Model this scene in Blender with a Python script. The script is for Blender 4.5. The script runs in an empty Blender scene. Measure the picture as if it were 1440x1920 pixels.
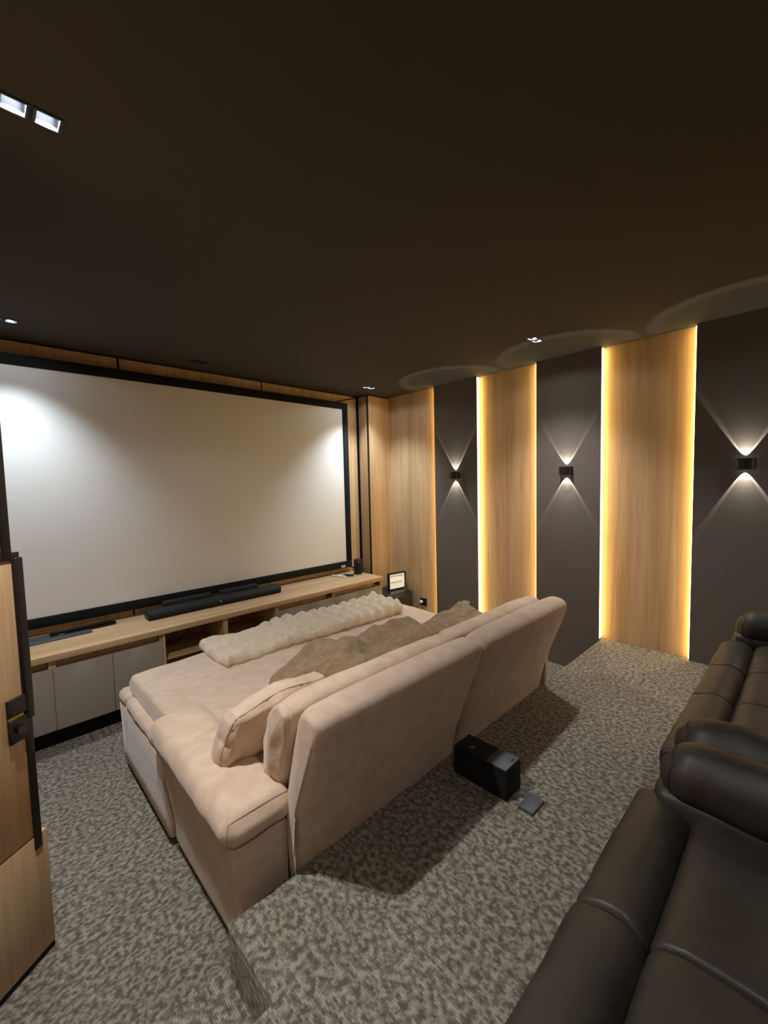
import bpy, bmesh, math, random
import numpy as np
from mathutils import Vector, Matrix, noise as mnoise

random.seed(7)
scene = bpy.context.scene
COL = scene.collection

# ------------------------------------------------------------------ camera, world, exposure
CAM_H = 1.652
YAW, PITCH, ROLL, FPX = math.radians(44.013), math.radians(3.79), math.radians(-1.387), 784.95
def make_camera():
    f = Vector((math.sin(YAW) * math.cos(PITCH), math.cos(YAW) * math.cos(PITCH), -math.sin(PITCH)))
    r = Vector((math.cos(YAW), -math.sin(YAW), 0)); u = r.cross(f)
    r2 = r * math.cos(ROLL) + u * math.sin(ROLL); u2 = -r * math.sin(ROLL) + u * math.cos(ROLL)
    cd = bpy.data.cameras.new('camera'); co = bpy.data.objects.new('camera', cd); COL.objects.link(co)
    cd.sensor_fit = 'HORIZONTAL'; cd.sensor_width = 36.0; cd.lens = 36.0 * FPX / 1440.0; cd.clip_start = 0.02
    co.matrix_world = Matrix(((r2.x, u2.x, -f.x, 0), (r2.y, u2.y, -f.y, 0), (r2.z, u2.z, -f.z, CAM_H), (0, 0, 0, 1)))
    scene.camera = co
make_camera()

world = bpy.data.worlds.new('world'); scene.world = world
world.use_nodes = True
world.node_tree.nodes['Background'].inputs[0].default_value = (0.02, 0.02, 0.022, 1)
world.node_tree.nodes['Background'].inputs[1].default_value = 0.2
scene.view_settings.view_transform = 'Standard'
scene.view_settings.look = 'None'
scene.view_settings.gamma = 1.0
scene.view_settings.use_curve_mapping = False
scene.view_settings.exposure = 0.45

P_DOWN = 116.0       # one twin ceiling downlight, watts
P_DOWN_SIDE = 76.0
P_FILL_REAR = 34.0  # rear pair out of view, added to fill in the light
P_DOWN_FRONT = (70.0, 90.0)
P_SCONCE = 12.0
LED_STRENGTH = 8.8
COOL = (0.80, 0.91, 1.0)
NEUTRAL = (0.97, 0.97, 1.0)

# room constants (metres)
ZC, ZP = 2.707, 0.315            # ceiling, platform
XR, XW = 3.647, 3.70             # dark panel face, recessed wood face
YF = 3.875                       # front wall
XL, YB = -0.72, -1.05            # left wall, back wall
YE, XS, YN = 1.222, 0.466, 0.944 # platform front edge, notch side, notch back

# ------------------------------------------------------------------ materials
def srgb(r, g, b):
    def c(v):
        v /= 255.0
        return v / 12.92 if v <= 0.04045 else ((v + 0.055) / 1.055) ** 2.4
    return (c(r), c(g), c(b), 1)

class NT:
    def __init__(s, name):
        s.m = bpy.data.materials.new(name); s.m.use_nodes = True
        s.t = s.m.node_tree; s.b = s.t.nodes['Principled BSDF']
    def n(s, kind, **kw):
        nd = s.t.nodes.new(kind)
        for k, v in kw.items(): setattr(nd, k, v)
        return nd
    def l(s, a, b): s.t.links.new(a, b)
    def coords(s, scale=(1, 1, 1), rot=(0, 0, 0)):
        tc = s.n('ShaderNodeTexCoord'); mp = s.n('ShaderNodeMapping')
        mp.inputs['Scale'].default_value = scale; mp.inputs['Rotation'].default_value = rot
        s.l(tc.outputs['Object'], mp.inputs['Vector']); return mp.outputs['Vector']
    def noise(s, vec, scale=5, detail=4, rough=.55, dist=0):
        nd = s.n('ShaderNodeTexNoise'); nd.inputs['Scale'].default_value = scale
        nd.inputs['Detail'].default_value = detail; nd.inputs['Roughness'].default_value = rough
        nd.inputs['Distortion'].default_value = dist
        s.l(vec, nd.inputs['Vector']); return nd.outputs['Fac']
    def ramp(s, fac, stops):
        nd = s.n('ShaderNodeValToRGB'); e = nd.color_ramp.elements
        while len(e) < len(stops): e.new(0.5)
        for el, (p, c) in zip(e, stops): el.position = p; el.color = c
        s.l(fac, nd.inputs['Fac']); return nd.outputs['Color']
    def mix(s, a, b, fac, mode='MIX'):
        nd = s.n('ShaderNodeMix', data_type='RGBA', blend_type=mode)
        for sock, v in ((nd.inputs[0], fac), (nd.inputs[6], a), (nd.inputs[7], b)):
            if isinstance(v, (int, float, tuple)): sock.default_value = v
            else: s.l(v, sock)
        return nd.outputs[2]
    def math(s, op, a, b=None):
        nd = s.n('ShaderNodeMath', operation=op)
        for i, v in enumerate((a, b)):
            if v is None: continue
            if isinstance(v, (int, float)): nd.inputs[i].default_value = v
            else: s.l(v, nd.inputs[i])
        return nd.outputs[0]
    def bump(s, h, strength=.3, dist=.002):
        nd = s.n('ShaderNodeBump'); nd.inputs['Strength'].default_value = strength
        nd.inputs['Distance'].default_value = dist; s.l(h, nd.inputs['Height'])
        s.l(nd.outputs['Normal'], s.b.inputs['Normal'])
    def set(s, **kw):
        for k, v in kw.items():
            sock = s.b.inputs[k.replace('_', ' ')]
            if isinstance(v, (int, float, tuple)): sock.default_value = v
            else: s.l(v, sock)
        return s.m

def plain(name, col, rough=.6, metal=0.0, var=.06, scale=40, bump=.05):
    t = NT(name); v = t.coords(); n = t.noise(v, scale, 3)
    lo = tuple(c * (1 - var) for c in col[:3]) + (1,); hi = tuple(min(1, c * (1 + var)) for c in col[:3]) + (1,)
    t.set(Base_Color=t.ramp(n, [(.3, lo), (.7, hi)]), Roughness=rough, Metallic=metal)
    if bump: t.bump(n, bump, .001)
    return t.m

def wood(name, axis='z', tint=1.0):
    t = NT(name)
    s1 = {'z': (26, 26, .9), 'x': (.9, 26, 26)}[axis]; s2 = {'z': (7, 7, .35), 'x': (.35, 7, 7)}[axis]
    s3 = {'z': (160, 160, 4), 'x': (4, 160, 160)}[axis]
    a = t.noise(t.coords(s1), 1, 6, .6, .8); b = t.noise(t.coords(s2), 1, 3, .5, .4); c = t.noise(t.coords(s3), 1, 2)
    k = lambda r, g, bl: tuple(min(.95, x * tint * 1.08) for x in srgb(r, g, bl)[:3]) + (1,)
    base = t.ramp(a, [(.28, k(164, 128, 89)), (.5, k(199, 166, 126)), (.72, k(213, 183, 143))])
    broad = t.ramp(b, [(.35, k(178, 142, 100)), (.65, k(214, 184, 146))])
    col = t.mix(base, broad, .45)
    fine = t.ramp(c, [(.35, (.80, .78, .74, 1)), (.6, (1, 1, 1, 1))])
    col = t.mix(col, fine, .55, 'MULTIPLY')
    t.set(Base_Color=col, Roughness=.48); t.bump(c, .08, .0006)
    return t.m

def carpet(name, along='y'):
    t = NT(name); tc = t.n('ShaderNodeTexCoord'); sp = t.n('ShaderNodeSeparateXYZ'); t.l(tc.outputs['Object'], sp.inputs[0])
    X, Y, Z = sp.outputs
    if along == 'y': u = t.math('SUBTRACT', Y, Z); v = t.math('ADD', X, t.math('MULTIPLY', Z, .93))
    else: u = t.math('SUBTRACT', X, Z); v = Y
    rib = t.math('FLOOR', t.math('DIVIDE', v, .0062))
    cb = t.n('ShaderNodeCombineXYZ'); t.l(t.math('MULTIPLY', u, 46.0), cb.inputs[0]); t.l(t.math('MULTIPLY', rib, .36), cb.inputs[1])
    nn = t.noise(cb.outputs[0], 1.0, 2.5, .55)
    cb2 = t.n('ShaderNodeCombineXYZ'); t.l(t.math('MULTIPLY', u, 70.0), cb2.inputs[0]); t.l(t.math('MULTIPLY', rib, 1.7), cb2.inputs[1])
    n2 = t.noise(cb2.outputs[0], 1.0, 2, .6)
    cl = t.noise(tc.outputs['Object'], 1.3, 2)
    col = t.ramp(t.math('ADD', nn, t.math('MULTIPLY', t.math('SUBTRACT', n2, .5), .30)),
                 [(.36, srgb(100, 94, 84)), (.46, srgb(122, 115, 103)), (.56, srgb(154, 147, 132)), (.70, srgb(174, 167, 151))])
    fr = t.math('FRACT', t.math('DIVIDE', v, .0062))
    groove = t.math('POWER', t.math('ABSOLUTE', t.math('SUBTRACT', t.math('MULTIPLY', fr, 2.0), 1.0)), 3.0)
    col = t.mix(col, t.ramp(n2, [(.3, (.78, .76, .75, 1)), (.7, (1, 1, 1, 1))]), .6, 'MULTIPLY')
    col = t.mix(col, t.ramp(cl, [(.35, (.88, .87, .86, 1)), (.65, (1, 1, 1, 1))]), 1.0, 'MULTIPLY')
    pile = t.noise(t.coords((320, 320, 320)), 1, 2)
    t.set(Base_Color=col, Roughness=.95, Specular_IOR_Level=.1)
    t.bump(t.math('SUBTRACT', t.math('ADD', n2, t.math('MULTIPLY', pile, .5)), t.math('MULTIPLY', groove, .9)), .6, .004)
    return t.m

def suede(name, c1, c2, rough=.88):
    t = NT(name); v = t.coords()
    a = t.noise(v, 9, 5, .6, 1.0); b = t.noise(v, 420, 2); w = t.noise(t.coords((14, 14, 14)), 1, 4, .6, 1.6)
    t.set(Base_Color=t.ramp(a, [(.35, c1), (.65, c2)]), Roughness=rough, Specular_IOR_Level=.2,
          Sheen_Weight=.35, Sheen_Roughness=.4)
    t.bump(t.math('ADD', t.math('MULTIPLY', b, .12), w), .35, .006)
    return t.m

def fur(name, c1, c2):
    t = NT(name)
    a = t.noise(t.coords((30, 30, 30)), 1, 5, .65, .8); b = t.noise(t.coords((260, 160, 260)), 1, 4, .7)
    col = t.mix(t.ramp(a, [(.3, c1), (.68, c2)]), t.ramp(b, [(.3, (.7, .68, .66, 1)), (.62, (1, 1, 1, 1))]), .6, 'MULTIPLY')
    t.set(Base_Color=col, Roughness=1.0, Specular_IOR_Level=.05, Sheen_Weight=.15, Sheen_Roughness=.5)
    t.bump(t.math('ADD', b, t.math('MULTIPLY', a, .8)), .7, .006)
    return t.m

def leather(name):
    t = NT(name); v = t.coords()
    vo = t.n('ShaderNodeTexVoronoi'); vo.inputs['Scale'].default_value = 260; t.l(v, vo.inputs['Vector'])
    a = t.noise(v, 7, 4, .55, .6)
    t.set(Base_Color=t.ramp(a, [(.3, srgb(42, 37, 29)), (.7, srgb(56, 50, 40))]), Roughness=t.math('ADD', t.math('MULTIPLY', a, .12), .44),
          Specular_IOR_Level=.55)
    t.bump(t.math('ADD', t.math('MULTIPLY', vo.outputs['Distance'], .15), a), .25, .006)
    return t.m

def emit(name, col, strength):
    t = NT(name); v = t.coords(); n = t.noise(v, 8, 2)
    t.set(Base_Color=(.8, .8, .8, 1), Emission_Color=col, Emission_Strength=t.math('ADD', t.math('MULTIPLY', n, strength * .25), strength * .87))
    return t.m

M = dict(
    wood=wood('oak_vertical', 'z'), woodx=wood('oak_lengthwise', 'x'),
    carpet=carpet('carpet_floor', 'x'), carpet_p=carpet('carpet_platform', 'y'),
    ceiling=plain('ceiling_paint', srgb(63, 59, 52), .9, var=.05, scale=300, bump=.15),
    wall=plain('dark_wall_paint', srgb(108, 99, 89), .85, var=.05, scale=260, bump=.12),
    black=plain('black_metal', srgb(22, 21, 21), .45, var=.1),
    velvet=plain('black_velvet', srgb(9, 9, 9), .95, var=.1, scale=300),
    screen=plain('screen_fabric', srgb(240, 238, 234), .85, var=.01, scale=200, bump=.02),
    cab=plain('warm_grey_laminate', srgb(158, 149, 136), .5, var=.02, scale=120, bump=.02),
    dark=plain('dark_void', srgb(30, 28, 26), .8),
    plastic=plain('black_plastic', srgb(20, 20, 22), .4, var=.1, scale=120),
    grille=plain('speaker_grille', srgb(24, 24, 26), .75, var=.5, scale=900, bump=.5),
    glossblack=plain('gloss_black', srgb(12, 12, 13), .12, bump=0),
    white=plain('white_plastic', srgb(225, 224, 220), .4, var=.02),
    paper=plain('tag_paper', srgb(222, 216, 204), .8, var=.06, scale=90),
    sofa=suede('beige_suede', srgb(193, 167, 144), srgb(208, 185, 163)),
    sofa2=suede('beige_suede_cushion', srgb(201, 175, 149), srgb(216, 192, 167)),
    blanket=fur('cream_fur', srgb(214, 193, 164), srgb(234, 216, 189)),
    throw=fur('brown_fur', srgb(142, 117, 88), srgb(176, 150, 117)),
    leather=leather('brown_leather'), seam=suede('seam_thread', srgb(176, 150, 126), srgb(190, 164, 140)), seam_l=plain('leather_welt', srgb(30, 26, 21), .5),
    alu=plain('brushed_reflector', srgb(120, 122, 130), .35, metal=.9, bump=0),
    brass=plain('brass', srgb(180, 150, 70), .35, metal=.9),
    slate=plain('slate_plastic', srgb(70, 75, 80), .5),
    green=plain('green_sticker', srgb(40, 110, 96), .5),
    led=emit('warm_led', (1.0, .68, .24, 1), LED_STRENGTH),
    lamp=emit('cool_lamp', (0.88, 0.94, 1.0, 1), 4.0),
    lens=emit('sconce_lens', (1.0, 0.98, 0.9, 1), 14.0),
    signface=emit('light_box_face', srgb(240, 236, 220), 0.35),
)

# ------------------------------------------------------------------ mesh helpers
def link(name, verts, faces, mat, parent=None, smooth=False):
    me = bpy.data.meshes.new(name); me.from_pydata([tuple(map(float, v)) for v in verts], [], faces); me.update()
    if mat is not None: me.materials.append(M[mat] if isinstance(mat, str) else mat)
    if smooth: me.polygons.foreach_set('use_smooth', [True] * len(me.polygons))
    o = bpy.data.objects.new(name, me); COL.objects.link(o)
    if parent is not None: o.parent = parent
    return o

class MB:
    """collects primitives into one mesh"""
    def __init__(s): s.v = []; s.f = []
    def add(s, v, f):
        k = len(s.v); s.v += [tuple(p) for p in v]; s.f += [tuple(i + k for i in q) for q in f]; return s
    def box(s, x0, x1, y0, y1, z0, z1):
        v = [(x, y, z) for z in (z0, z1) for y in (y0, y1) for x in (x0, x1)]
        return s.add(v, [(0, 2, 3, 1), (4, 5, 7, 6), (0, 1, 5, 4), (1, 3, 7, 5), (3, 2, 6, 7), (2, 0, 4, 6)])
    def quad(s, a, b, c, d): return s.add([a, b, c, d], [(0, 1, 2, 3)])
    def tube(s, pts, r, n=10):
        pts = [Vector(p) for p in pts]; rings = []
        for i, p in enumerate(pts):
            t = (pts[min(i + 1, len(pts) - 1)] - pts[max(i - 1, 0)]).normalized()
            a = t.orthogonal().normalized() if i == 0 else (a - t * a.dot(t)).normalized()
            b = t.cross(a)
            rings.append([p + (a * math.cos(2 * math.pi * j / n) + b * math.sin(2 * math.pi * j / n)) * r for j in range(n)])
        v = [q for rg in rings for q in rg]
        f = [(i * n + j, i * n + (j + 1) % n, (i + 1) * n + (j + 1) % n, (i + 1) * n + j) for i in range(len(pts) - 1) for j in range(n)]
        f += [tuple(range(n - 1, -1, -1)), tuple(range((len(pts) - 1) * n, len(pts) * n))]
        return s.add(v, f)
    def lathe(s, prof, cx, cy, n=32):
        v = [(cx + r * math.cos(2 * math.pi * j / n), cy + r * math.sin(2 * math.pi * j / n), z) for r, z in prof for j in range(n)]
        f = [(i * n + j, i * n + (j + 1) % n, (i + 1) * n + (j + 1) % n, (i + 1) * n + j) for i in range(len(prof) - 1) for j in range(n)]
        f += [tuple(range(n - 1, -1, -1)), tuple(range((len(prof) - 1) * n, len(prof) * n))]
        return s.add(v, f)
    def obj(s, name, mat, parent=None, smooth=False, bevel=0, seg=2):
        o = link(name, s.v, s.f, mat, parent, smooth)
        if bevel: bevel_obj(o, bevel, seg)
        return o

def bevel_obj(o, w, seg=2):
    bm = bmesh.new(); bm.from_mesh(o.data)
    bmesh.ops.bevel(bm, geom=list(bm.edges), offset=w, segments=seg, profile=.5, affect='EDGES', clamp_overlap=True)
    bmesh.ops.recalc_face_normals(bm, faces=bm.faces)
    bm.to_mesh(o.data); bm.free()
    o.data.polygons.foreach_set('use_smooth', [True] * len(o.data.polygons))
    o.data.set_sharp_from_angle(angle=math.radians(50))

def box(name, x0, x1, y0, y1, z0, z1, mat, parent=None, bevel=0, seg=2):
    return MB().box(x0, x1, y0, y1, z0, z1).obj(name, mat, parent, bevel=bevel, seg=seg)

def cube_grid(nx, ny, nz):
    """vertices on the surface of [-1,1]^3, shared along edges, plus quads"""
    idx = {}; V = []; F = []
    def vid(i, j, k):
        key = (i, j, k)
        if key not in idx: idx[key] = len(V); V.append((2 * i / nx - 1, 2 * j / ny - 1, 2 * k / nz - 1))
        return idx[key]
    for i in range(nx):
        for j in range(ny):
            F.append((vid(i, j, 0), vid(i, j + 1, 0), vid(i + 1, j + 1, 0), vid(i + 1, j, 0)))
            F.append((vid(i, j, nz), vid(i + 1, j, nz), vid(i + 1, j + 1, nz), vid(i, j + 1, nz)))
    for i in range(nx):
        for k in range(nz):
            F.append((vid(i, 0, k), vid(i + 1, 0, k), vid(i + 1, 0, k + 1), vid(i, 0, k + 1)))
            F.append((vid(i, ny, k), vid(i, ny, k + 1), vid(i + 1, ny, k + 1), vid(i + 1, ny, k)))
    for j in range(ny):
        for k in range(nz):
            F.append((vid(0, j, k), vid(0, j, k + 1), vid(0, j + 1, k + 1), vid(0, j + 1, k)))
            F.append((vid(nx, j, k), vid(nx, j + 1, k), vid(nx, j + 1, k + 1), vid(nx, j, k + 1)))
    return np.array(V), F

def soft(name, x0, x1, y0, y1, z0, z1, r, mat, parent=None, puff=(0, 0, 0), res=.03, wrinkle=0, wscale=8, deform=None, seed=0, seams=(), seam_mat='seam'):
    """rounded padded block; puff bulges each pair of faces; deform(P, U) -> P post-shapes it"""
    c = np.array([(x0 + x1) / 2, (y0 + y1) / 2, (z0 + z1) / 2]); h = np.array([x1 - x0, y1 - y0, z1 - z0]) / 2
    n = [max(4, min(120, int(2 * q / res))) for q in h]
    U, F = cube_grid(*n)
    rr = min(r, *(h * .999))
    # warp so edge zones get more vertices
    def warp(u, hh):
        k = min(.5, rr / hh); a = np.abs(u); e = .35
        return np.sign(u) * np.where(a < 1 - e, a / (1 - e) * (1 - k), (1 - k) + (a - (1 - e)) / e * k)
    W = np.stack([warp(U[:, i], h[i]) for i in range(3)], 1)
    P = W * h; inner = np.clip(P, -(h - rr), h - rr); d = P - inner
    L = np.linalg.norm(d, axis=1, keepdims=True); L[L < 1e-9] = 1
    P = inner + d / L * rr
    Q = P.copy()
    b = [np.clip(1 - W[:, i] ** 2, 0, 1) for i in range(3)]
    for i in range(3):
        if puff[i]:
            o = [k for k in range(3) if k != i]
            Q[:, i] += np.sign(W[:, i]) * np.abs(W[:, i]) ** 2 * puff[i] * (b[o[0]] * b[o[1]]) ** .5
    P = Q
    if wrinkle:
        nr = P / (np.linalg.norm(P / h, axis=1, keepdims=True) + 1e-9) / h / h
        nr /= np.linalg.norm(nr, axis=1, keepdims=True) + 1e-9
        w = np.array([mnoise.fractal(Vector(p) * wscale + Vector((seed * 3.1, seed * 1.7, 0)), 1.0, 2.0, 3) for p in (P + c)])
        P = P + nr * w[:, None] * wrinkle
    P = P + c
    if deform is not None: P = deform(P, W)
    o = link(name, P, F, mat, parent, smooth=True)
    for ax, fr in seams:          # stitched welt running round the block at one grid line
        u = round((fr + 1) / 2 * n[ax]) * 2 / n[ax] - 1
        ids = [i for i in range(len(U)) if abs(U[i, ax] - u) < 1e-6]
        o2 = [k for k in range(3) if k != ax]
        ids = [i for i in ids if max(abs(U[i, o2[0]]), abs(U[i, o2[1]])) > 1 - 1e-6]
        def key(i):
            a, b = U[i, o2[0]], U[i, o2[1]]
            return (a + 1) if b <= -1 + 1e-6 else (2 + b + 1) if a >= 1 - 1e-6 else (4 + 1 - a) if b >= 1 - 1e-6 else (6 + 1 - b)
        ids.sort(key=key)
        pts = [P[i] for i in ids]
        MB().tube(pts + [pts[0]], .0018, 6).obj('seam_welt', seam_mat, o if parent is not None and parent.parent is None else parent, smooth=True)
    return o

def thing(name, label, cat, loc=(0, 0, 0), group=None):
    o = bpy.data.objects.new(name, None); COL.objects.link(o); o.empty_display_size = .1
    o['label'] = label; o['category'] = cat
    if group: o['group'] = group
    return o
def tag(o, label, cat, group=None):
    o['label'] = label; o['category'] = cat
    if group: o['group'] = group
    return o
def struct(o, label=None):
    o['kind'] = 'structure'
    if label: o['label'] = label
    return o
def copy_tree(o, dx, dy, parent=None, label=None):
    c = o.copy(); COL.objects.link(c); c.parent = parent
    if parent is None: c.location = (o.location[0] + dx, o.location[1] + dy, o.location[2])
    if label: c['label'] = label
    for ch in list(o.children): copy_tree(ch, 0, 0, c)
    return c

# ------------------------------------------------------------------ room shell
struct(box('floor', XL - .1, XW + .1, .5, YF + .15, -.1, 0, 'carpet'), 'grey mottled carpet of the lower floor')
pl = MB()
def extrude_plan(poly, z0, z1):
    n = len(poly); v = [(x, y, z0) for x, y in poly] + [(x, y, z1) for x, y in poly]
    f = [tuple(range(n - 1, -1, -1)), tuple(range(n, 2 * n))] + [(i, (i + 1) % n, n + (i + 1) % n, n + i) for i in range(n)]
    return v, f
pl.add(*extrude_plan([(XL - .1, YB - .1), (XW + .1, YB - .1), (XW + .1, YE), (XS, YE), (XS, YN), (XL - .1, YN)], -.1, ZP))
struct(pl.obj('floor_platform', 'carpet_p', bevel=.008), 'raised carpeted platform for the back row')
struct(box('floor_step', XL - .1, XS, YN, 1.245, -.1, .158, 'carpet_p', bevel=.008), 'low carpeted step beside the platform')

# downlights: one hole per lamp
DOWN = [(.172, 1.555), (.175, 3.470), (3.135, 3.434), (3.072, 1.507), (.172, -.40), (3.072, -.40)]  # last two are unseen extras, added for their light
HOLES = [(cx + s * .037, cy) for cx, cy in DOWN for s in (-1, 1)]
HS = .028
def ceiling_mesh():
    xs = sorted({XL - .1, XW + .1} | {round(x + s * HS, 5) for x, y in HOLES for s in (-1, 1)})
    ys = sorted({YB - .1, YF + .15} | {round(y + s * HS, 5) for x, y in HOLES for s in (-1, 1)})
    m = MB()
    for i in range(len(xs) - 1):
        for j in range(len(ys) - 1):
            cx, cy = (xs[i] + xs[i + 1]) / 2, (ys[j] + ys[j + 1]) / 2
            if any(abs(cx - hx) < HS - .002 and abs(cy - hy) < HS - .002 for hx, hy in HOLES): continue
            m.quad((xs[i], ys[j], ZC), (xs[i], ys[j + 1], ZC), (xs[i + 1], ys[j + 1], ZC), (xs[i + 1], ys[j], ZC))
    m.box(XL - .1, XW + .1, YB - .1, YF + .15, ZC + .12, ZC + .16)
    return m.obj('ceiling', 'ceiling')
struct(ceiling_mesh(), 'dark matt painted ceiling')
struct(box('wall_back', XL - .1, XW + .1, YB - .1, YB, -.1, ZC + .1, 'wall'), 'dark painted wall behind the recliners')

# left wall with the doorway (door hinged near the step)
HX, HY = -.700, 1.312
wl = MB()
wl.box(XL - .1, XL, YB, HY - .03, -.1, ZC + .1).box(XL - .1, XL, HY + 1.02, YF + .1, -.1, ZC + .1).box(XL - .1, XL, HY - .03, HY + 1.02, 2.32, ZC + .1)
wl.box(XL - .9, XL - .86, HY - .5, HY + 1.5, -.1, ZC + .1).box(XL - .9, XL - .1, HY - .5, HY + 1.5, -.1, 0)
wall_left = struct(wl.obj('wall_left', 'wood'), 'oak clad wall with the doorway')
fr = MB(); fr.box(XL - .11, XL + .012, HY - .03, HY - .005, 0, 2.32).box(XL - .11, XL + .012, HY + .99, HY + 1.02, 0, 2.32).box(XL - .11, XL + .012, HY - .03, HY + 1.02, 2.29, 2.32)
struct(fr.obj('trim_1', 'black', bevel=.003), 'black door frame in the dark wall')

# right wall: plaster behind, recessed oak panels, proud dark panels with led strips
wall_right = struct(box('wall_right', XW + .02, XW + .12, YB, YF + .1, -.1, ZC + .1, 'wall'), 'side wall with oak strips, dark panels and light lines')
EDGES = [(2.402, 2.948), (1.230, 1.778), (.060, .612), (-1.05, -.560)]      # dark panels (y ranges)
WOODS = [(2.948, 3.72), (1.778, 2.402), (.612, 1.230), (-.560, .060)]
for y0, y1 in WOODS:
    zb = ZP - .02 if y1 < 1.3 else -.02
    box('wood_panel', XW, XW + .018, y0 - .03, y1 + .03, zb, ZC, 'wood', wall_right)
for y0, y1 in EDGES:
    lo = -.02 if y1 > 1.3 else ZP - .02
    p = box('dark_panel', XR, XW + .019, y0, y1, lo, ZC, 'wall', wall_right)
    for ye, s in ((y0, -1), (y1, 1)):
        if ye < -1: continue
        zlo = ZP if ye < YE + .05 else 0.0
        ya, yb = sorted((ye + s * .001, ye + s * .007))
        box('led_strip', XR + .010, XR + .040, ya, yb, zlo + .01, ZC - .01, 'led', p)
        
# front wall with oak panels and black inlay
wall_front = struct(box('wall_front', XL - .1, XW + .1, YF + .02, YF + .14, -.1, ZC + .1, 'dark'), 'screen wall clad in oak with black inlay lines')
XD = [-.37, .858, 2.090, 3.325]
for a, b in zip(XD[:-1], XD[1:]):
    box('wood_panel', a + .009, b - .009, YF, YF + .02, .62, ZC - .014, 'wood', wall_front)
for x in XD[1:-1]: box('inlay_strip', x - .009, x + .009, YF + .004, YF + .02, .60, ZC, 'black', wall_front)
box('inlay_strip', XD[0], 3.42, YF - .002, YF + .02, ZC - .014, ZC, 'black', wall_front)
box('inlay_strip', XD[0], 3.36, YF - .006, YF + .02, .605, .632, 'black', wall_front)
# mitre lines from the niche corners towards the screen
def strip_xz(a, b, w, name):
    d = Vector((b[0] - a[0], 0, b[1] - a[1])).normalized(); n = Vector((-d.z, 0, d.x)) * w / 2
    A, B = Vector((a[0], 0, a[1])), Vector((b[0], 0, b[1])); m = MB(); v = []
    for y in (YF - .004, YF + .01):
        v += [(q.x, y, q.z) for q in (A - n, B - n, B + n, A + n)]
    m.add(v, [(0, 1, 2, 3), (7, 6, 5, 4), (0, 4, 5, 1), (1, 5, 6, 2), (2, 6, 7, 3), (3, 7, 4, 0)])
    return m.obj(name, 'black', wall_front)
strip_xz((3.00, 2.605), (3.33, ZC - .012), .016, 'inlay_strip'); strip_xz((3.00, .725), (3.33, .620), .016, 'inlay_strip')
# corner columns either side of the niche
for sx, x0, x1 in ((1, 3.345, XW), (-1, XL, -.39)):
    xi = x0 if sx > 0 else x1
    col = box('corner_panel', x0 + (.012 if sx > 0 else 0), x1 - (.012 if sx < 0 else 0), 3.705, YF + .02, 0, ZC - .012, 'wood', wall_front)
    a, b = (xi, xi + .012) if sx > 0 else (xi - .012, xi)
    box('return_panel', a, b, 3.720, YF + .01, 0, ZC - .012, 'wood', wall_front)
    box('corner_trim', a - .001, b + .001, 3.700, 3.720, 0, ZC, 'black', wall_front)
    box('corner_trim', a - .003, b - .003, YF - .012, YF + .012, 0, ZC, 'black', wall_front)
    box('inlay_strip', x0, x1, 3.703, YF, ZC - .012, ZC, 'black', wall_front)

# ------------------------------------------------------------------ door, standing ajar
def make_door():
    d2 = Vector((.811, .585, 0)); ang = math.atan2(d2.y, d2.x)
    root = bpy.data.objects.new('door_1', None); COL.objects.link(root)
    root.location = (.101 - .811 * .97, 1.889 - .585 * .97, .004); root.rotation_euler = (0, 0, ang)
    root['kind'] = 'structure'; root['label'] = 'oak clad door with black edge, standing ajar at the left'
    W = .97; T = .030     # local x along leaf towards free edge, local y thickness (room face at y = 0, camera side -y)
    box('leaf_core', .0, W - .05, .004, T, .015, 2.26, 'dark', root)
    box('bottom_seal', .0, W - .002, .001, T - .001, .0, .016, 'velvet', root)
    box('wood_panel', .0, W, 0, T + .001, .018, .447, 'wood', root, bevel=.0015)
    box('wood_panel', .0, W - .030, 0, T + .001, .452, 1.425, 'wood', root, bevel=.0015)
    box('wood_panel', .0, W - .052, 0, T + .001, 1.452, 2.26, 'wood', root, bevel=.0015)
    box('edge_strip', W - .046, W - .020, -.004, T + .002, .40, 1.43, 'black', root, bevel=.002)
    box('edge_strip', W - .074, W - .044, -.004, T + .002, 1.43, 2.26, 'black', root, bevel=.002)
    box('cross_strip', .0, W - .020, -.003, T + .001, 1.425, 1.450, 'black', root, bevel=.001)
    g = box('pull_bar', W - .042, W - .016, -.012, T - .002, .875, 1.432, 'black', root, bevel=.003)
    lk = box('lock_case', W - .100, W - .03, -.010, .0, .905, .965, 'black', root, bevel=.002)
    box('latch_bolt', W - .098, W - .05, -.006, .0, .895, .908, 'brass', root)
    l2 = box('lock_case', W - .100, W - .04, -.010, .0, .815, .895, 'black', root, bevel=.002)
    MB().tube([(W - .072, -.010, .86), (W - .072, -.024, .86)], .014, 20).obj('thumb_turn', 'glossblack', l2)
make_door()

# ------------------------------------------------------------------ projection screen
def make_screen():
    r = thing('projection_screen', 'large white projection screen in a wide black velvet frame', 'screen')
    x0, x1, z0, z1 = -.180, 3.140, .687, 2.597; b = .075; y0, y1 = 3.815, 3.850
    box('screen_surface', x0 + .03, x1 - .03, y0 + .012, y0 + .016, z0 + .03, z1 - .03, 'screen', r)
    for a in ((x0, x1, z1 - b, z1), (x0, x1, z0, z0 + b), (x0, x0 + b, z0 + b, z1 - b), (x1 - b, x1, z0 + b, z1 - b)):
        box('frame_rail', a[0], a[1], y0, y1, a[2], a[3], 'velvet', r, bevel=.006)
    box('badge', x1 - .165, x1 - .105, y0 - .003, y0 + .001, z0 + .010, z0 + .034, 'white', r)
    box('mounting_cleat', .5, 2.5, y1 - .002, YF + .002, 1.9, 1.98, 'black', r)
make_screen()

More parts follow.
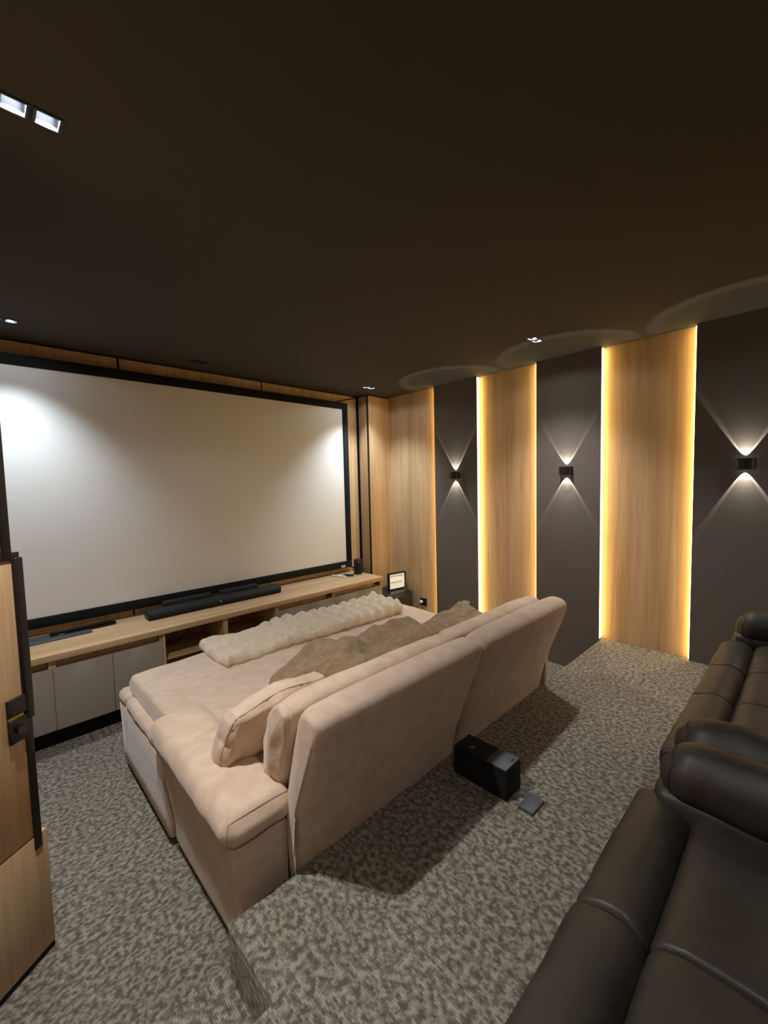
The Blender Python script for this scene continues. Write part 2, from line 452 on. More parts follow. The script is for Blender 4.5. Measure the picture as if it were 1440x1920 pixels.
# ------------------------------------------------------------------ media cabinet run
tag(box('worktop', -.372, 3.172, 3.318, 3.868, .588, .630, 'woodx', bevel=.002), 'long oak worktop over the low grey cabinets', 'worktop')
def cabinet(x0, x1, doors, label):
    r = thing('low_cabinet', label, 'cabinet', group='grey cabinets under the worktop')
    m = MB(); m.box(x0, x0 + .018, 3.352, 3.86, .13, .587).box(x1 - .018, x1, 3.352, 3.86, .13, .587).box(x0, x1, 3.352, 3.86, .13, .148).box(x0, x1, 3.84, 3.86, .13, .587)
    m.obj('carcass', 'wood', r)
    box('grip_rail', x0 + .018, x1 - .018, 3.385, 3.40, .525, .587, 'wood', r)
    box('plinth', x0, x1, 3.42, 3.44, 0, .13, 'velvet', r)
    for a, b in doors: box('door', a + .0015, b - .0015, 3.333, 3.351, .132, .535, 'cab', r, bevel=.0015)
    a, b = doors[-1]
    return r
c1 = cabinet(-.372, .268, [(-.372, -.058), (-.058, .268)], 'two door grey cabinet under the worktop, beside the oak door')
c2 = cabinet(.269, .912, [(.269, .594), (.594, .912)], 'two door grey cabinet left of the open shelves, nearest the sofa corner')
c3 = cabinet(1.868, 2.507, [(1.868, 2.195), (2.195, 2.507)], 'two door grey cabinet right of the open shelves, behind the blanket')
c4 = cabinet(2.508, 3.165, [(2.508, 2.839), (2.839, 3.165)], 'two door grey cabinet at the end of the run, below the round speaker')
for c, x in ((c3, 2.47), (c4, 3.13)): box('stop_block', x - .03, x + .012, 3.352, 3.384, .548, .574, 'dark', c)
def shelf(x0, x1, label):
    r = thing('open_shelf', label, 'shelf', group='open shelves under the worktop')
    for a in (x0, x1 - .018): box('side_panel', a, a + .018, 3.340, 3.86, .13, .587, 'wood', r)
    box('bottom_panel', x0 + .018, x1 - .018, 3.340, 3.86, .13, .148, 'woodx', r)
    box('back_panel', x0 + .018, x1 - .018, 3.84, 3.86, .148, .587, 'wood', r)
    box('mid_shelf', x0 + .018, x1 - .018, 3.42, 3.84, .350, .368, 'woodx', r)
    box('plinth', x0, x1, 3.42, 3.44, 0, .13, 'velvet', r)
shelf(.913, 1.390, 'open oak shelf compartment under the worktop holding a black cable')
shelf(1.391, 1.867, 'empty open oak shelf compartment beside the right hand grey cabinets')
pts = [(1.30, 3.80, .575), (1.27, 3.78, .50), (1.22, 3.74, .42), (1.12, 3.70, .376), (1.02, 3.68, .374), (1.05, 3.72, .374), (1.16, 3.80, .46), (1.22, 3.82, .57)]
tag(MB().tube([Vector(a).lerp(Vector(b), t / 6) for a, b in zip(pts[:-1], pts[1:]) for t in range(6)] + [pts[-1]], .004, 8).obj('cable', 'plastic', smooth=True),
    'thin black cable hanging in the open shelf', 'cable')

# soundbar with two raised rear modules
def make_soundbar():
    r = thing('soundbar', 'long black soundbar on the worktop below the screen', 'soundbar')
    y0, y1 = 3.575, 3.700
    m = MB(); prof = []
    for k in range(13):
        a = math.pi * (.5 + k / 12.0); prof.append((3.618 + .045 * math.cos(a), .665 + .034 * math.sin(a)))
    prof = [(3.70, .699)] + prof + [(3.70, .631)]
    n = len(prof); v = [(x, y, z) for x in (.90, 2.04) for y, z in prof]
    f = [(i, (i + 1) % n, n + (i + 1) % n, n + i) for i in range(n)] + [tuple(range(n - 1, -1, -1)), tuple(range(n, 2 * n))]
    m.add(v, f).obj('body', 'grille', r, bevel=.003)
    for x in (.90, 2.04): box('end_cap', x - .012, x + .012, 3.580, 3.695, .634, .694, 'plastic', r, bevel=.008)
    for a, b in ((1.03, 1.43), (1.50, 1.87)): soft('raised_speaker', a, b, 3.685, 3.745, .632, .735, .016, 'grille', r, res=.02)
    MB().tube([(1.455, 3.575, .672), (1.455, 3.570, .672)], .005, 12).obj('status_light', 'white', r)
make_soundbar()
def round_speaker():
    r = thing('round_speaker', 'black cylindrical speaker on the right end of the worktop', 'speaker')
    R = .047; prof = [(R - .008, .631), (R, .638), (R, .790), (R - .004, .800), (R - .012, .803), (R - .016, .800), (.002, .799)]
    MB().lathe(prof, 3.085, 3.645, 40).obj('body', 'grille', r, smooth=True)
    MB().lathe([(R + .0006, .64), (R + .0006, .646)], 3.085, 3.645, 40).obj('base_ring', 'plastic', r, smooth=True)
    box('logo', 3.058, 3.066, 3.598, 3.606, .775, .783, 'white', r)
round_speaker()
def rbox(name, cx, cy, z0, z1, lx, ly, rot, mat, bevel, label, cat, parts=None):
    o = box(name, -lx / 2, lx / 2, -ly / 2, ly / 2, 0, z1 - z0, mat, bevel=bevel); o.location = (cx, cy, z0); o.rotation_euler = (0, 0, rot)
    tag(o, label, cat); return o
w = rbox('remote_control', 2.845, 3.700, .6305, .646, .045, .175, math.radians(15), 'white', .005, 'slim white remote control on the worktop', 'remote')
for k in range(3): box('button', -.009, .009, .02 + k * .02 - .006, .02 + k * .02 + .006, .0145, .0165, 'slate', w)
w = rbox('remote_control', 2.935, 3.640, .6305, .650, .040, .120, math.radians(35), 'plastic', .005, 'small dark remote control beside the white remote', 'remote')
for k in range(3): box('button', -.007, .007, -.03 + k * .02 - .005, -.03 + k * .02 + .005, .0185, .0205, 'slate', w)
rbox('glass_tablet', .30, 3.700, .6305, .640, .46, .17, math.radians(3), 'slate', .003, 'wide dark glass panel with reflection painted slate grey, flat on the worktop beside the door', 'tablet')  # slate colour stands in for the screen mirrored in dark glass
rbox('glass_tablet', .50, 3.745, .6405, .648, .40, .09, math.radians(3), 'glossblack', .002, 'narrow black panel lying on the wide glass panel', 'tablet')

# subwoofer in the corner and the light box sign on it
def make_sub():
    r = thing('subwoofer', 'black rounded subwoofer box in the corner by the oak panels', 'subwoofer')
    soft('body', 3.215, 3.640, 3.300, 3.690, .03, .392, .03, 'plastic', r, res=.04)
    soft('front_grille', 3.245, 3.610, 3.288, 3.302, .06, .36, .006, 'grille', r, res=.05)
    for x in (3.25, 3.60):
        for y in (3.34, 3.65): MB().lathe([(.018, .0), (.02, .031)], x, y, 16).obj('foot', 'black', r)
make_sub()
def text_mesh(body, size):
    cu = bpy.data.curves.new('txt', 'FONT'); cu.body = body; cu.size = size; cu.align_x = 'LEFT'; cu.extrude = .0008; cu.resolution_u = 2
    o = bpy.data.objects.new('txt', cu); COL.objects.link(o)
    dg = bpy.context.evaluated_depsgraph_get(); me = bpy.data.meshes.new_from_object(o.evaluated_get(dg))
    bpy.data.objects.remove(o); return me
def make_sign():
    r = thing('light_box_sign', 'small framed light box sign with two rows of letters on the subwoofer', 'sign')
    w, h = .255, .205
    m = MB(); b = .016
    m.box(0, w, 0, .03, 0, b).box(0, w, 0, .03, h - b, h).box(0, b, 0, .03, b, h - b).box(w - b, w, 0, .03, b, h - b)
    m.obj('frame', 'dark', r)
    box('face', b, w - b, .008, .026, b, h - b, 'signface', r)
    for z in (.055, .105, .150): box('letter_rail', b, w - b, .006, .0062, z, z + .0025, 'white', r)
    for tx, z, x in (('NOW SHOWING', .158, .030), ('COMING SOON', .083, .026)):
        me = text_mesh(tx, .0235); me.materials.append(M['velvet'])
        o = bpy.data.objects.new('lettering', me); COL.objects.link(o); o.parent = r
        o.rotation_euler = (math.radians(90), 0, 0); o.location = (x, .006, z)
    r.location = (3.405, 3.47, .393); r.rotation_euler = (0, 0, math.radians(-8))
make_sign()
def make_socket():
    r = thing('wall_socket', 'black double wall socket on the oak panel near the corner', 'socket')
    box('plate', XW - .008, XW, 3.140, 3.236, .215, .300, 'plastic', r, bevel=.002)
    box('switch', XW - .012, XW - .007, 3.150, 3.178, .235, .280, 'black', r, bevel=.001)
    box('plug', XW - .040, XW - .007, 3.200, 3.226, .245, .272, 'white', r, bevel=.004)
    c = MB().tube([(XW - .04, 3.213, .258), (XW - .06, 3.225, .235), (XW - .07, 3.25, .18), (XW - .07, 3.28, .12), (XW - .07, 3.29, .05)], .003, 8)
    c.obj('plug_cable', 'plastic', r, smooth=True)
make_socket()

# ------------------------------------------------------------------ sofa bed
def extrude_x(prof, x0, x1, nseg=1, top_in=None):
    n = len(prof); v = []
    for i in range(nseg + 1):
        x = x0 + (x1 - x0) * i / nseg
        v += [(x, y, z) for y, z in prof]
    f = []
    for i in range(nseg): f += [(i * n + j, i * n + (j + 1) % n, (i + 1) * n + (j + 1) % n, (i + 1) * n + j) for j in range(n)]
    f += [tuple(range(n - 1, -1, -1)), tuple(range(nseg * n, (nseg + 1) * n))]
    return v, f

def padded_profile(name, prof, x0, x1, mat, parent, r=.03, end_r=.05, puff=.012, nseg=28, seam_rings=()):
    """closed yz profile swept in x with rounded ends: ring offset inwards near the ends"""
    P = np.array(prof, float); nP = len(P)
    # resample with rounded corners (Chaikin)
    Q = P
    for _ in range(3):
        A = Q; B = np.roll(Q, -1, 0); k = .25 if _ == 0 else .25
        Q = np.stack([A * (1 - k) + B * k, A * k + B * (1 - k)], 1).reshape(-1, 2)
    n = len(Q); cen = Q.mean(0)
    # inward normals
    T = np.roll(Q, -1, 0) - np.roll(Q, 1, 0); N = np.stack([-T[:, 1], T[:, 0]], 1); N /= np.linalg.norm(N, axis=1, keepdims=True)
    if ((cen - Q) * N).sum() < 0: N = -N
    xs = []; L = x1 - x0
    for k in range(7): a = k / 6 * math.pi / 2; xs.append((x0 + end_r * (1 - math.sin(a)) if False else x0 + end_r * (1 - math.cos(a)), end_r * (1 - math.sin(a))))
    for k in range(1, nseg): xs.append((x0 + end_r + (L - 2 * end_r) * k / nseg, 0))
    for k in range(6, -1, -1): a = k / 6 * math.pi / 2; xs.append((x1 - end_r * (1 - math.cos(a)), end_r * (1 - math.sin(a))))
    V = []; F = []
    for x, off in xs:
        s = (x - x0) / L; bul = puff * (1 - (2 * s - 1) ** 4)
        R = Q + N * (off * .62) - N * bul
        V += [(x, y, z) for y, z in R]
    m = len(xs)
    for i in range(m - 1): F += [(i * n + j, i * n + (j + 1) % n, (i + 1) * n + (j + 1) % n, (i + 1) * n + j) for j in range(n)]
    for first, x, sg in ((0, x0, -1), ((m - 1) * n, x1, 1)):     # domed end caps
        base = np.array(V[first:first + n]); c = base.mean(0); prev = list(range(first, first + n))
        for k in (.72, .42, .14):
            ring = c + (base - c) * k; ring[:, 0] += sg * .010 * (1 - k * k)
            ids = list(range(len(V), len(V) + n)); V += [tuple(q) for q in ring]
            F += [(prev[j], prev[(j + 1) % n], ids[(j + 1) % n], ids[j]) for j in range(n)]; prev = ids
        F.append(tuple(prev))
    o = link(name, V, F, mat, parent, smooth=True)
    for i in seam_rings:
        ring = V[i * n:(i + 1) * n]
        MB().tube(ring + [ring[0]], .0024, 6).obj('seam_welt', mat, o, smooth=True)
    bm = bmesh.new(); bm.from_mesh(o.data); bmesh.ops.recalc_face_normals(bm, faces=bm.faces); bm.to_mesh(o.data); bm.free()
    return o

SX0, SX1 = .535, 2.765    # sofa outer sides at the floor
SC = (SX0 + SX1) / 2
def make_sofa():
    r = thing('sofa_bed', 'large beige suede sofa bed facing the projection screen', 'sofa')
    def flare(k):
        def fn(P, W):
            z = np.clip((P[:, 2] - .05) / .42, 0, 1); s = np.sign(P[:, 0] - SC) * np.clip(np.abs(P[:, 0] - SC) / (SC - SX0), 0, 1) ** 4
            P[:, 0] += s * z * k; return P
        return fn
    soft('pull_out_base', SX0, SX1, 2.02, 2.862, .035, .415, .02, 'sofa', r, res=.06, wrinkle=.003, wscale=5, deform=flare(.01))
    # padded rim around the pull-out
    for s in (0, 1):
        a, b = (SX0 - .008, SX0 + .11) if s == 0 else (SX1 - .11, SX1 + .008)
        soft('rim_pad', a, b, 2.715, 2.872, .40, .470, .026, 'sofa', r, puff=(0, .004, .006), res=.02, wrinkle=.003, wscale=14)
        soft('rim_pad', a, b, 2.03, 2.712, .40, .468, .026, 'sofa', r, puff=(0, 0, .006), res=.025, wrinkle=.004, wscale=10, seed=2)
    soft('rim_pad', SX0 + .113, SX1 - .113, 2.76, 2.870, .40, .468, .026, 'sofa', r, puff=(0, .004, .004), res=.03, wrinkle=.003, wscale=8)
    # rear body
    soft('seat_base', SX0 + .05, SX1 - .05, 1.30, 2.03, .035, .43, .02, 'sofa', r, res=.08)
    def sag(P, W):
        top = W[:, 2] > .2
        P[:, 2] += np.where(top, .010 * np.sin(P[:, 0] * 3.3 + 1) * np.sin(P[:, 1] * 4.1), 0); return P
    soft('mattress', SX0 + .035, SX1 - .03, 1.36, 2.822, .425, .560, .040, 'sofa', r, puff=(.0, .006, .012), res=.028, wrinkle=.007, wscale=4.5, deform=sag, seed=4)
    for s in (1, -1):
        X = (lambda v: v) if s == 1 else (lambda v: 2 * SC - v)
        def x2(a, b): return tuple(sorted((X(a), X(b))))
        def arm_flare(P, W, s=s):
            z = np.clip((P[:, 2] - .12) / .36, 0, 1)
            out = (W[:, 0] < 0) if s == 1 else (W[:, 0] > 0)
            P[:, 0] += np.where(out, -s * z * .045, 0); return P
        a, b = x2(.552, .715)
        soft('arm', a, b, 1.262, 2.012, .035, .490, .022, 'sofa', r, puff=(0, 0, 0), res=.04, wrinkle=.002, wscale=6, deform=arm_flare)
        a, b = x2(.488, .742)
        def pad_shape(P, W, s=s):
            t = (P[:, 1] - 1.26) / .86
            top = W[:, 2] > 0
            inn = np.clip(W[:, 0] * s, 0, 1)
            P[:, 2] += np.where(top, -.035 * inn ** 2 * np.clip(t, 0, 1) + .010 * np.clip(t, 0, 1), 0)
            P[:, 0] += np.where(W[:, 0] * s > 0, s * .03 * np.clip(t, 0, 1), 0)
            return P
        soft('arm_pad', a, b, 1.255, 2.120, .478, .590, .052, 'sofa2', r, puff=(0, .012, .012), res=.022, wrinkle=.006, wscale=9, seed=3 + s, deform=pad_shape, seams=((1, -.93),))
    shell = [(1.238, .06), (1.236, .32), (1.150, .60), (1.055, .83), (1.050, .90), (1.105, .925), (1.175, .915), (1.215, .80), (1.295, .53), (1.300, .40), (1.262, .06)]
    padded_profile('back_shell', shell, .712, 1.640, 'sofa', r, end_r=.045, puff=.010)
    padded_profile('back_shell', shell, 1.642, 2.590, 'sofa', r, end_r=.045, puff=.010)
    cush = [(1.330, .50), (1.225, .86), (1.255, .895), (1.325, .890), (1.385, .81), (1.440, .64), (1.445, .54), (1.400, .50)]
    for k, (a, b) in enumerate(((.700, 1.650), (1.655, 2.600))):
        c = padded_profile('back_cushion', cush, a, b, 'sofa2', r, end_r=.034, puff=.012)
        me = c.data; n = len(me.vertices); co = np.zeros(n * 3); me.vertices.foreach_get('co', co); co = co.reshape(-1, 3)
        for q in range(n):
            p = Vector(co[q]); e = min(1.0, max(0, 1 - (co[q, 0] - a) / .12), 1) * .8 + .35
            v = mnoise.noise_vector(Vector((p.x * 9 + k * 5, p.y * 16, p.z * 13))) * .012 * e
            co[q] += np.array(v)
        me.vertices.foreach_set('co', co.ravel()); me.update()
        n1 = 64
        for i in (5, 34):
            ring = [tuple(q) for q in co[i * n1:(i + 1) * n1]]
            MB().tube(ring + [ring[0]], .0022, 6).obj('seam_welt', 'sofa2', c, smooth=True)
    for x in (.62, 2.68):
        for y in (1.35, 1.95, 2.12, 2.78): MB().lathe([(.02, 0), (.025, .04)], x, y, 12).obj('foot', 'black', r)
make_sofa()

# loose cushion in front of the left back cushion
def loose_cushion():
    r = thing('scatter_cushion', 'beige suede boxed cushion propped on the sofa corner beside the fur pillow', 'cushion')
    def lean(P, W):
        t = (P[:, 2] - .585) / .22
        P[:, 1] += -.060 * t; P[:, 0] += (.033 - .012 * W[:, 0]) * t
        P[:, 0] += .0022 * np.sin(P[:, 2] * 75) * np.clip(-W[:, 0] * 3 - 1.6, 0, 1)
        P[:, 2] += np.where(W[:, 2] > 0, .05 * (P[:, 0] - .62) + .012 * np.sin(P[:, 0] * 17), 0)
        return P
    soft('cover', .585, 1.04, 1.522, 1.648, .586, .800, .030, 'sofa2', r, puff=(.010, .010, .012), res=.014, wrinkle=.010, wscale=12, deform=lean, seed=9, seams=((0, -.80), (1, -.80)), seam_mat='sofa2')
loose_cushion()

# cream waffle fur blanket folded into a strip
def make_blanket():
    x0, x1, y0, y1, z0, z1 = .995, 2.52, 2.425, 2.86, .564, .640
    def waffle(P, W):
        X, Y = P[:, 0].copy(), P[:, 1].copy()
        up = np.clip((W[:, 2] + .75) / .9, 0, 1)
        k = 2 * math.pi / .105
        wx = X + .020 * np.sin(Y * 17 + 2 * np.sin(X * 5)); wy = Y + .016 * np.sin(X * 14 + 1.5 * np.sin(Y * 9))
        b = np.abs(np.sin(wx * k / 2)) ** .95 * np.abs(np.sin(wy * k / 2 + .5 * np.sin(X * 7))) ** .75
        fade = np.clip((X - 1.20) / .35, .22, 1)
        fold = .014 * np.sin((Y - .35 * (X - 1.0)) * 34) * np.clip(1.35 - (X - 1.0) * 1.6, 0, 1)
        edge = (1 - np.clip(np.abs(W[:, 0]) * 25 - 24, 0, 1)) * (1 - np.clip(np.abs(W[:, 1]) * 5 - 4, 0, 1) * .6)
        P[:, 2] += up * (b * .046 * fade * edge - .014 + fold)
        out = np.clip(np.abs(W[:, 1]) * 3 - 2, 0, 1)
        P[:, 1] += np.sign(W[:, 1]) * out * .016 * (np.sin(X * k * .5) ** 2 - .3)
        P[:, 0] += np.sign(W[:, 0]) * np.clip(np.abs(W[:, 0]) * 12 - 11, 0, 1) * .006 * np.sin(Y * 22)
        s = (X - x0) / (x1 - x0)
        P[:, 1] += -.02 * s + .015 * np.sin(s * 5)
        P[:, 0] += (Y - y0) * .12 * s
        P[:, 2] += np.where(W[:, 2] > -.6, .020 * np.clip((s - .80) / .2, 0, 1), 0)
        return P
    b = soft('fur_blanket', x0, x1, y0, y1, z0, z1, .028, 'blanket', None, puff=(0, .0, .004), res=.0165, wrinkle=.006, wscale=11, deform=waffle)
    tag(b, 'cream waffle textured fur blanket folded in a long strip on the sofa', 'blanket')
make_blanket()
def make_fur_pillows():
    def shape(P, W):
        t = (P[:, 0] - 1.0) / 1.15
        # tapering left tip, crossways folds
        tip = np.clip(1 - t / .22, 0, 1)
        c = np.array([1.70, .585])
        P[:, 1] = c[0] + (P[:, 1] - c[0]) * (1 - .55 * tip); P[:, 2] = c[1] + (P[:, 2] - c[1]) * (1 - .70 * tip ** 1.3)
        P[:, 1] += .16 * tip - .10 * t
        up = np.clip(W[:, 2], 0, 1)
        P[:, 2] += up * (.018 * np.sin(P[:, 0] * 23 + 5 * P[:, 1]) * (1 - t) + .022 * np.sin(P[:, 1] * 26 + 1.6 * np.sin(P[:, 0] * 6)))
        P[:, 2] += up * .028 * np.exp(-((t - .24) / .12) ** 2) - up * .014 * np.exp(-((t - .42) / .08) ** 2)
        return P
    b = soft('fur_pillow', 1.00, 1.985, 1.49, 1.93, .566, .790, .090, 'throw', None, puff=(0, .01, .015), res=.014, wrinkle=.022, wscale=10, deform=shape, seed=5)
    tag(b, 'long rumpled brown fur pillow lying against the beige back cushions', 'pillow')
    r = thing('fur_pillow', 'brown fur pillow with a white care tag, nearest the glowing wall panel', 'pillow')
    def shape2(P, W):
        t = (P[:, 0] - 1.98) / .44
        P[:, 2] += .050 * t + .045 * np.clip(W[:, 0], 0, 1) ** 4 * np.clip(W[:, 1] * 1.0 + .4, 0, 1)
        P[:, 1] += -.04 * t; return P
    soft('cover', 1.99, 2.40, 1.488, 1.80, .580, .745, .070, 'throw', r, puff=(0, .0, .02), res=.018, wrinkle=.016, wscale=10, deform=shape2, seed=8)
    t = box('care_tag', -.022, .022, -.0015, .0015, -.075, .0, 'paper', r, bevel=.0005); t.location = (2.245, 1.570, .880); t.rotation_euler = (math.radians(-14), math.radians(10), math.radians(-50))
make_fur_pillows()

# ------------------------------------------------------------------ things on the platform behind the sofa
def make_box():
    r = thing('black_box', 'black oblong box with a grey panel on top, on the carpet behind the sofa', 'box')
    z = ZP + .001
    box('body', 1.500, 1.622, .860, 1.128, z, z + .130, 'velvet', r, bevel=.004)
    box('top_panel', 1.503, 1.619, .864, .962, z + .1295, z + .1335, 'slate', r, bevel=.001)
    box('slot', 1.575, 1.598, .876, .881, z + .1330, z + .1342, 'velvet', r)
    box('sticker', 1.535, 1.556, 1.046, 1.066, z + .1295, z + .1305, 'green', r)
make_box()
c = box('coaster', 1.507, 1.608, .748, .814, ZP + .001, ZP + .011, 'slate', bevel=.002)
tag(c, 'small grey square pad lying on the carpet beside the black box', 'coaster')

# ------------------------------------------------------------------ leather recliners
def make_recliner(xc, seats, arms, label):
    r = thing('recliner', label, 'recliner', group='brown leather recliners on the platform')
    zf = ZP + .001
    xa, xb = seats[0][0], seats[-1][1]
    def valley(P, W):
        P[:, 2] -= np.where(W[:, 2] > 0, .034 * np.exp(-(np.abs(P[:, 1] - .196) / .024) ** 1.3), 0); return P
    soft('base', xa, xb, -.62, .262, zf + .03, .64, .03, 'leather', r, res=.08)
    for (a, b) in seats:
        def frontdrop(P, W):
            t = np.clip((P[:, 1] - .22) / .11, 0, 1); P[:, 2] -= np.where(W[:, 2] > 0, .03 * t ** 2, 0); return valley(P, W)
        soft('seat_pad', a, b, .1965, .330, .50, .800, .014, 'leather', r, puff=(.0, .004, .006), res=.016, wrinkle=.004, wscale=9, deform=frontdrop, seed=int(a * 10))
        soft('seat_pad', a, b, -.34, .1955, .60, .802, .014, 'leather', r, puff=(.0, .0, .010), res=.02, wrinkle=.005, wscale=7, deform=valley, seed=int(a * 10) + 3)
        soft('footrest_pad', a, b, .240, .324, zf + .05, .502, .035, 'leather', r, puff=(.002, .008, 0), res=.03, wrinkle=.004, wscale=9)
        soft('back_pad', a, b, -.62, -.345, .66, 1.04, .06, 'leather', r, puff=(.004, .03, .0), res=.04, wrinkle=.006, wscale=7, seed=int(a * 7))
        soft('head_pad', a, b, -.70, -.40, 1.02, 1.36, .07, 'leather', r, puff=(.004, .04, .01), res=.04, wrinkle=.006, wscale=7, seed=int(a * 7) + 1)
    soft('back_shell', xa, xb, -.78, -.60, zf + .03, 1.30, .05, 'leather', r, res=.08)
    for a, b in arms:
        ar = soft('arm', a + .010, b - .010, -.60, .285, zf + .02, .83, .035, 'leather', r, puff=(.004, .006, 0), res=.045, wrinkle=.004, wscale=8)
        def cap(P, W):
            # gathered roll end: narrows and dips towards the front
            t = np.clip((P[:, 1] - .16) / .11, 0, 1); m = (a + b) / 2
            P[:, 0] = m + (P[:, 0] - m) * (1 - .12 * t ** 2)
            ang = np.arctan2(P[:, 2] - .868, P[:, 0] - m)
            P[:, 2] += -.018 * t ** 2 + .004 * t * np.sin(ang * 16)
            return P
        soft('arm_roll', a, b, -.58, .272, .790, .945, .072, 'leather', ar, puff=(.004, .006, .008), res=.02, wrinkle=.006, wscale=9, deform=cap, seed=int(b * 9), seams=((1, .93),), seam_mat='seam_l')
make_recliner(.85, [(.400, .8525), (.8535, 1.305)], [(.200, .398), (1.235, 1.386)], 'brown leather recliner nearest the camera, with cross seamed seat')
make_recliner(2.05, [(1.535, 2.030), (2.031, 2.400), (2.401, 2.800)], [(1.408, 1.555), (2.785, 2.965)], 'brown leather recliner farther along, next to the dark wall panel')

# ------------------------------------------------------------------ lamps
def spot(name, parent, loc, direction, power, size, blend, col, soft_r, rim=False, skirt=None):
    ld = bpy.data.lights.new(name, 'SPOT'); ld.energy = power; ld.spot_size = size; ld.spot_blend = blend; ld.color = col; ld.shadow_soft_size = soft_r
    o = bpy.data.objects.new(name, ld); COL.objects.link(o); o.parent = parent; o.location = loc
    o.rotation_euler = Vector(direction).to_track_quat('-Z', 'Y').to_euler()
    if rim:   # lens throws a brighter edge to the beam
        ld.use_nodes = True; t = ld.node_tree; em = t.nodes['Emission']
        tc = t.nodes.new('ShaderNodeTexCoord'); sp = t.nodes.new('ShaderNodeSeparateXYZ'); rp = t.nodes.new('ShaderNodeValToRGB'); ab = t.nodes.new('ShaderNodeMath'); ab.operation = 'ABSOLUTE'
        t.links.new(tc.outputs['Normal'], sp.inputs[0]); t.links.new(sp.outputs['Z'], ab.inputs[0]); t.links.new(ab.outputs[0], rp.inputs['Fac'])
        e = rp.color_ramp.elements; ca = math.cos(size / 2)
        e[0].position = ca + .004; e[0].color = (.35, .35, .35, 1); e[1].position = 1.0; e[1].color = (.55, .55, .55, 1)
        for p, v in ((ca + .015, 1.0), (ca + .034, .95), (ca + .055, .42)):
            q = e.new(min(.999, p)); q.color = (v, v, v, 1)
        t.links.new(rp.outputs['Color'], em.inputs['Strength'])
    if skirt:   # soft core of the given half angle plus faint wide spill from the diffuser
        half, s = skirt; ld.use_nodes = True; t = ld.node_tree; em = t.nodes['Emission']
        tc = t.nodes.new('ShaderNodeTexCoord'); sp = t.nodes.new('ShaderNodeSeparateXYZ'); rp = t.nodes.new('ShaderNodeValToRGB'); ab = t.nodes.new('ShaderNodeMath'); ab.operation = 'ABSOLUTE'
        t.links.new(tc.outputs['Normal'], sp.inputs[0]); t.links.new(sp.outputs['Z'], ab.inputs[0]); t.links.new(ab.outputs[0], rp.inputs['Fac'])
        rp.color_ramp.interpolation = 'EASE'; e = rp.color_ramp.elements
        e[0].position = math.cos(half); e[0].color = (s, s, s, 1); e[1].position = 1.0; e[1].color = (1, 1, 1, 1)
        t.links.new(rp.outputs['Color'], em.inputs['Strength'])
    return o
def downlight(cx, cy, power, label, tint):
    r = thing('ceiling_downlight', label, 'downlight', group='twin square ceiling downlights')
    r.location = (cx, cy, ZC)
    for s in (-1, 1):
        x = s * .037; m = MB(); h = .026; H = .05
        m.quad((x - h, -h, 0), (x - h, h, 0), (x - h, h, H), (x - h, -h, H)); m.quad((x + h, h, 0), (x + h, -h, 0), (x + h, -h, H), (x + h, h, H))
        m.quad((x - h, h, 0), (x + h, h, 0), (x + h, h, H), (x - h, h, H)); m.quad((x + h, -h, 0), (x - h, -h, 0), (x - h, -h, H), (x + h, -h, H)); m.quad((x - h, -h, H), (x - h, h, H), (x + h, h, H), (x + h, -h, H))
        ho = m.obj('reflector', 'alu', r)
        MB().lathe([(.021, H - .016), (.021, H - .004)], x, 0, 24).obj('lamp_lens', 'lamp', ho)
        f = MB(); g = .0335
        f.box(x - g, x - h, -g, g, -.003, .0).box(x + h, x + g, -g, g, -.003, .0).box(x - h, x + h, -g, -h, -.003, .0).box(x - h, x + h, h, g, -.003, .0)
        f.obj('bezel', 'black', r)
        spot('downlight_lamp', r, (x, 0, .004), (0, 0, -1), power / 2, math.radians(158), .2, tint, .018, skirt=(math.radians(50 if cy > 3 else 58 if cx < 1 else 52), .035 if cy > 3 else .15 if cx < 1 else .05))
LBL = ['twin square downlight in the ceiling, largest and nearest at the upper left', 'twin square downlight above the left of the screen', 'twin square downlight at the ceiling corner above the round speaker',
       'twin square downlight in the ceiling close to the oak side panels', 'unseen twin downlight added as fill light above the aisle behind the camera', 'unseen twin downlight added as fill light above the far recliner row']
for i, ((cx, cy), lb) in enumerate(zip(DOWN, LBL)): downlight(cx, cy, P_DOWN_FRONT[cx > 1] if cy > 3 else P_FILL_REAR if cy < 0 else P_DOWN if cx < 1 else P_DOWN_SIDE, lb, COOL if cy > 3 else NEUTRAL)

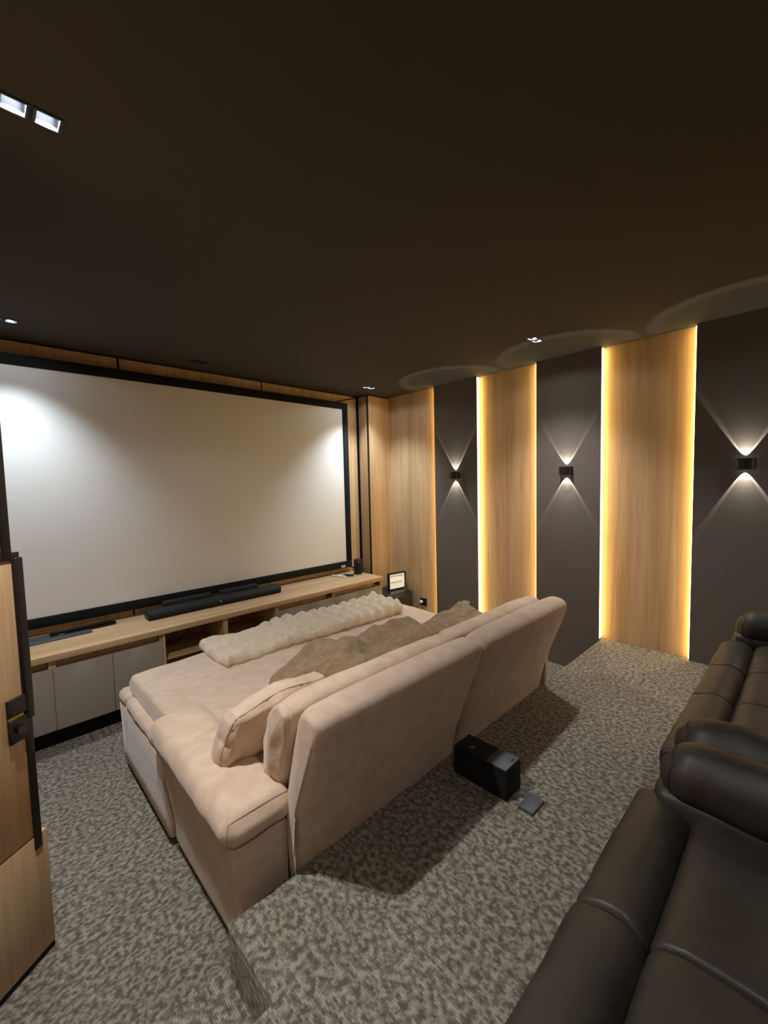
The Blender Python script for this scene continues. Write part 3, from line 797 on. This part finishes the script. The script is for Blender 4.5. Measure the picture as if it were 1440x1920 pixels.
def sconce(y, label):
    r = thing('wall_sconce', label, 'sconce', group='black up and down wall sconces'); z = 1.728
    box('back_plate', XR - .010, XR, y - .042, y + .042, z - .030, z + .030, 'black', r, bevel=.003)
    n = 16; hh = .036
    def oval(w, d, x_in):
        return [(x_in - d * math.sin(math.pi * k / n) ** .55, y + w * math.cos(math.pi * k / n)) for k in range(n + 1)]
    out = oval(.055, .070, XR - .009); inn = oval(.051, .065, XR - .010); nn = n + 1
    m = MB(); v = [(px, py, zz) for ring in (out, inn) for zz in (z - hh, z + hh) for px, py in ring]; f = []
    for k in range(n):
        f += [(k, k + 1, nn + k + 1, nn + k), (2 * nn + k + 1, 2 * nn + k, 3 * nn + k, 3 * nn + k + 1),
              (nn + k, nn + k + 1, 3 * nn + k + 1, 3 * nn + k), (k + 1, k, 2 * nn + k, 2 * nn + k + 1)]
    f += [(0, nn, 3 * nn, 2 * nn), (n, 2 * nn + n, 3 * nn + n, nn + n)]
    m.add(v, f).obj('housing', 'black', r)
    m = MB(); v = [(px, py, zz) for zz in (z - .004, z + .004) for px, py in inn]
    f = [tuple(range(nn - 1, -1, -1)), tuple(range(nn, 2 * nn))] + [(i, (i + 1) % nn, nn + (i + 1) % nn, nn + i) for i in range(nn)]
    m.add(v, f).obj('divider', 'black', r)
    for s in (1, -1):
        MB().lathe([(.010, z + s * .0045), (.010, z + s * .010)], XR - .030, y, 20).obj('lens', 'lens', r)
        spot('sconce_lamp', r, (XR - .028, y, z + s * .012), (0, 0, s), P_SCONCE, math.radians(62), .05, (1.0, .98, .90), .002, rim=True)
sconce(2.665, 'black up and down wall sconce on the dark panel nearest the screen')
sconce(1.500, 'black up and down wall sconce on the middle dark panel')
sconce(.333, 'black up and down wall sconce above the recliner arm, nearest the camera')

def ceiling_vent():
    r = thing('ceiling_sensor', 'small dark slotted plate on the ceiling above the screen', 'vent')
    box('plate', 1.32, 1.45, 3.575, 3.645, ZC - .006, ZC, 'dark', r, bevel=.002)
    for k in range(3): box('slot', 1.33, 1.44, 3.588 + k * .018, 3.596 + k * .018, ZC - .0075, ZC - .0055, 'velvet', r)
ceiling_vent()
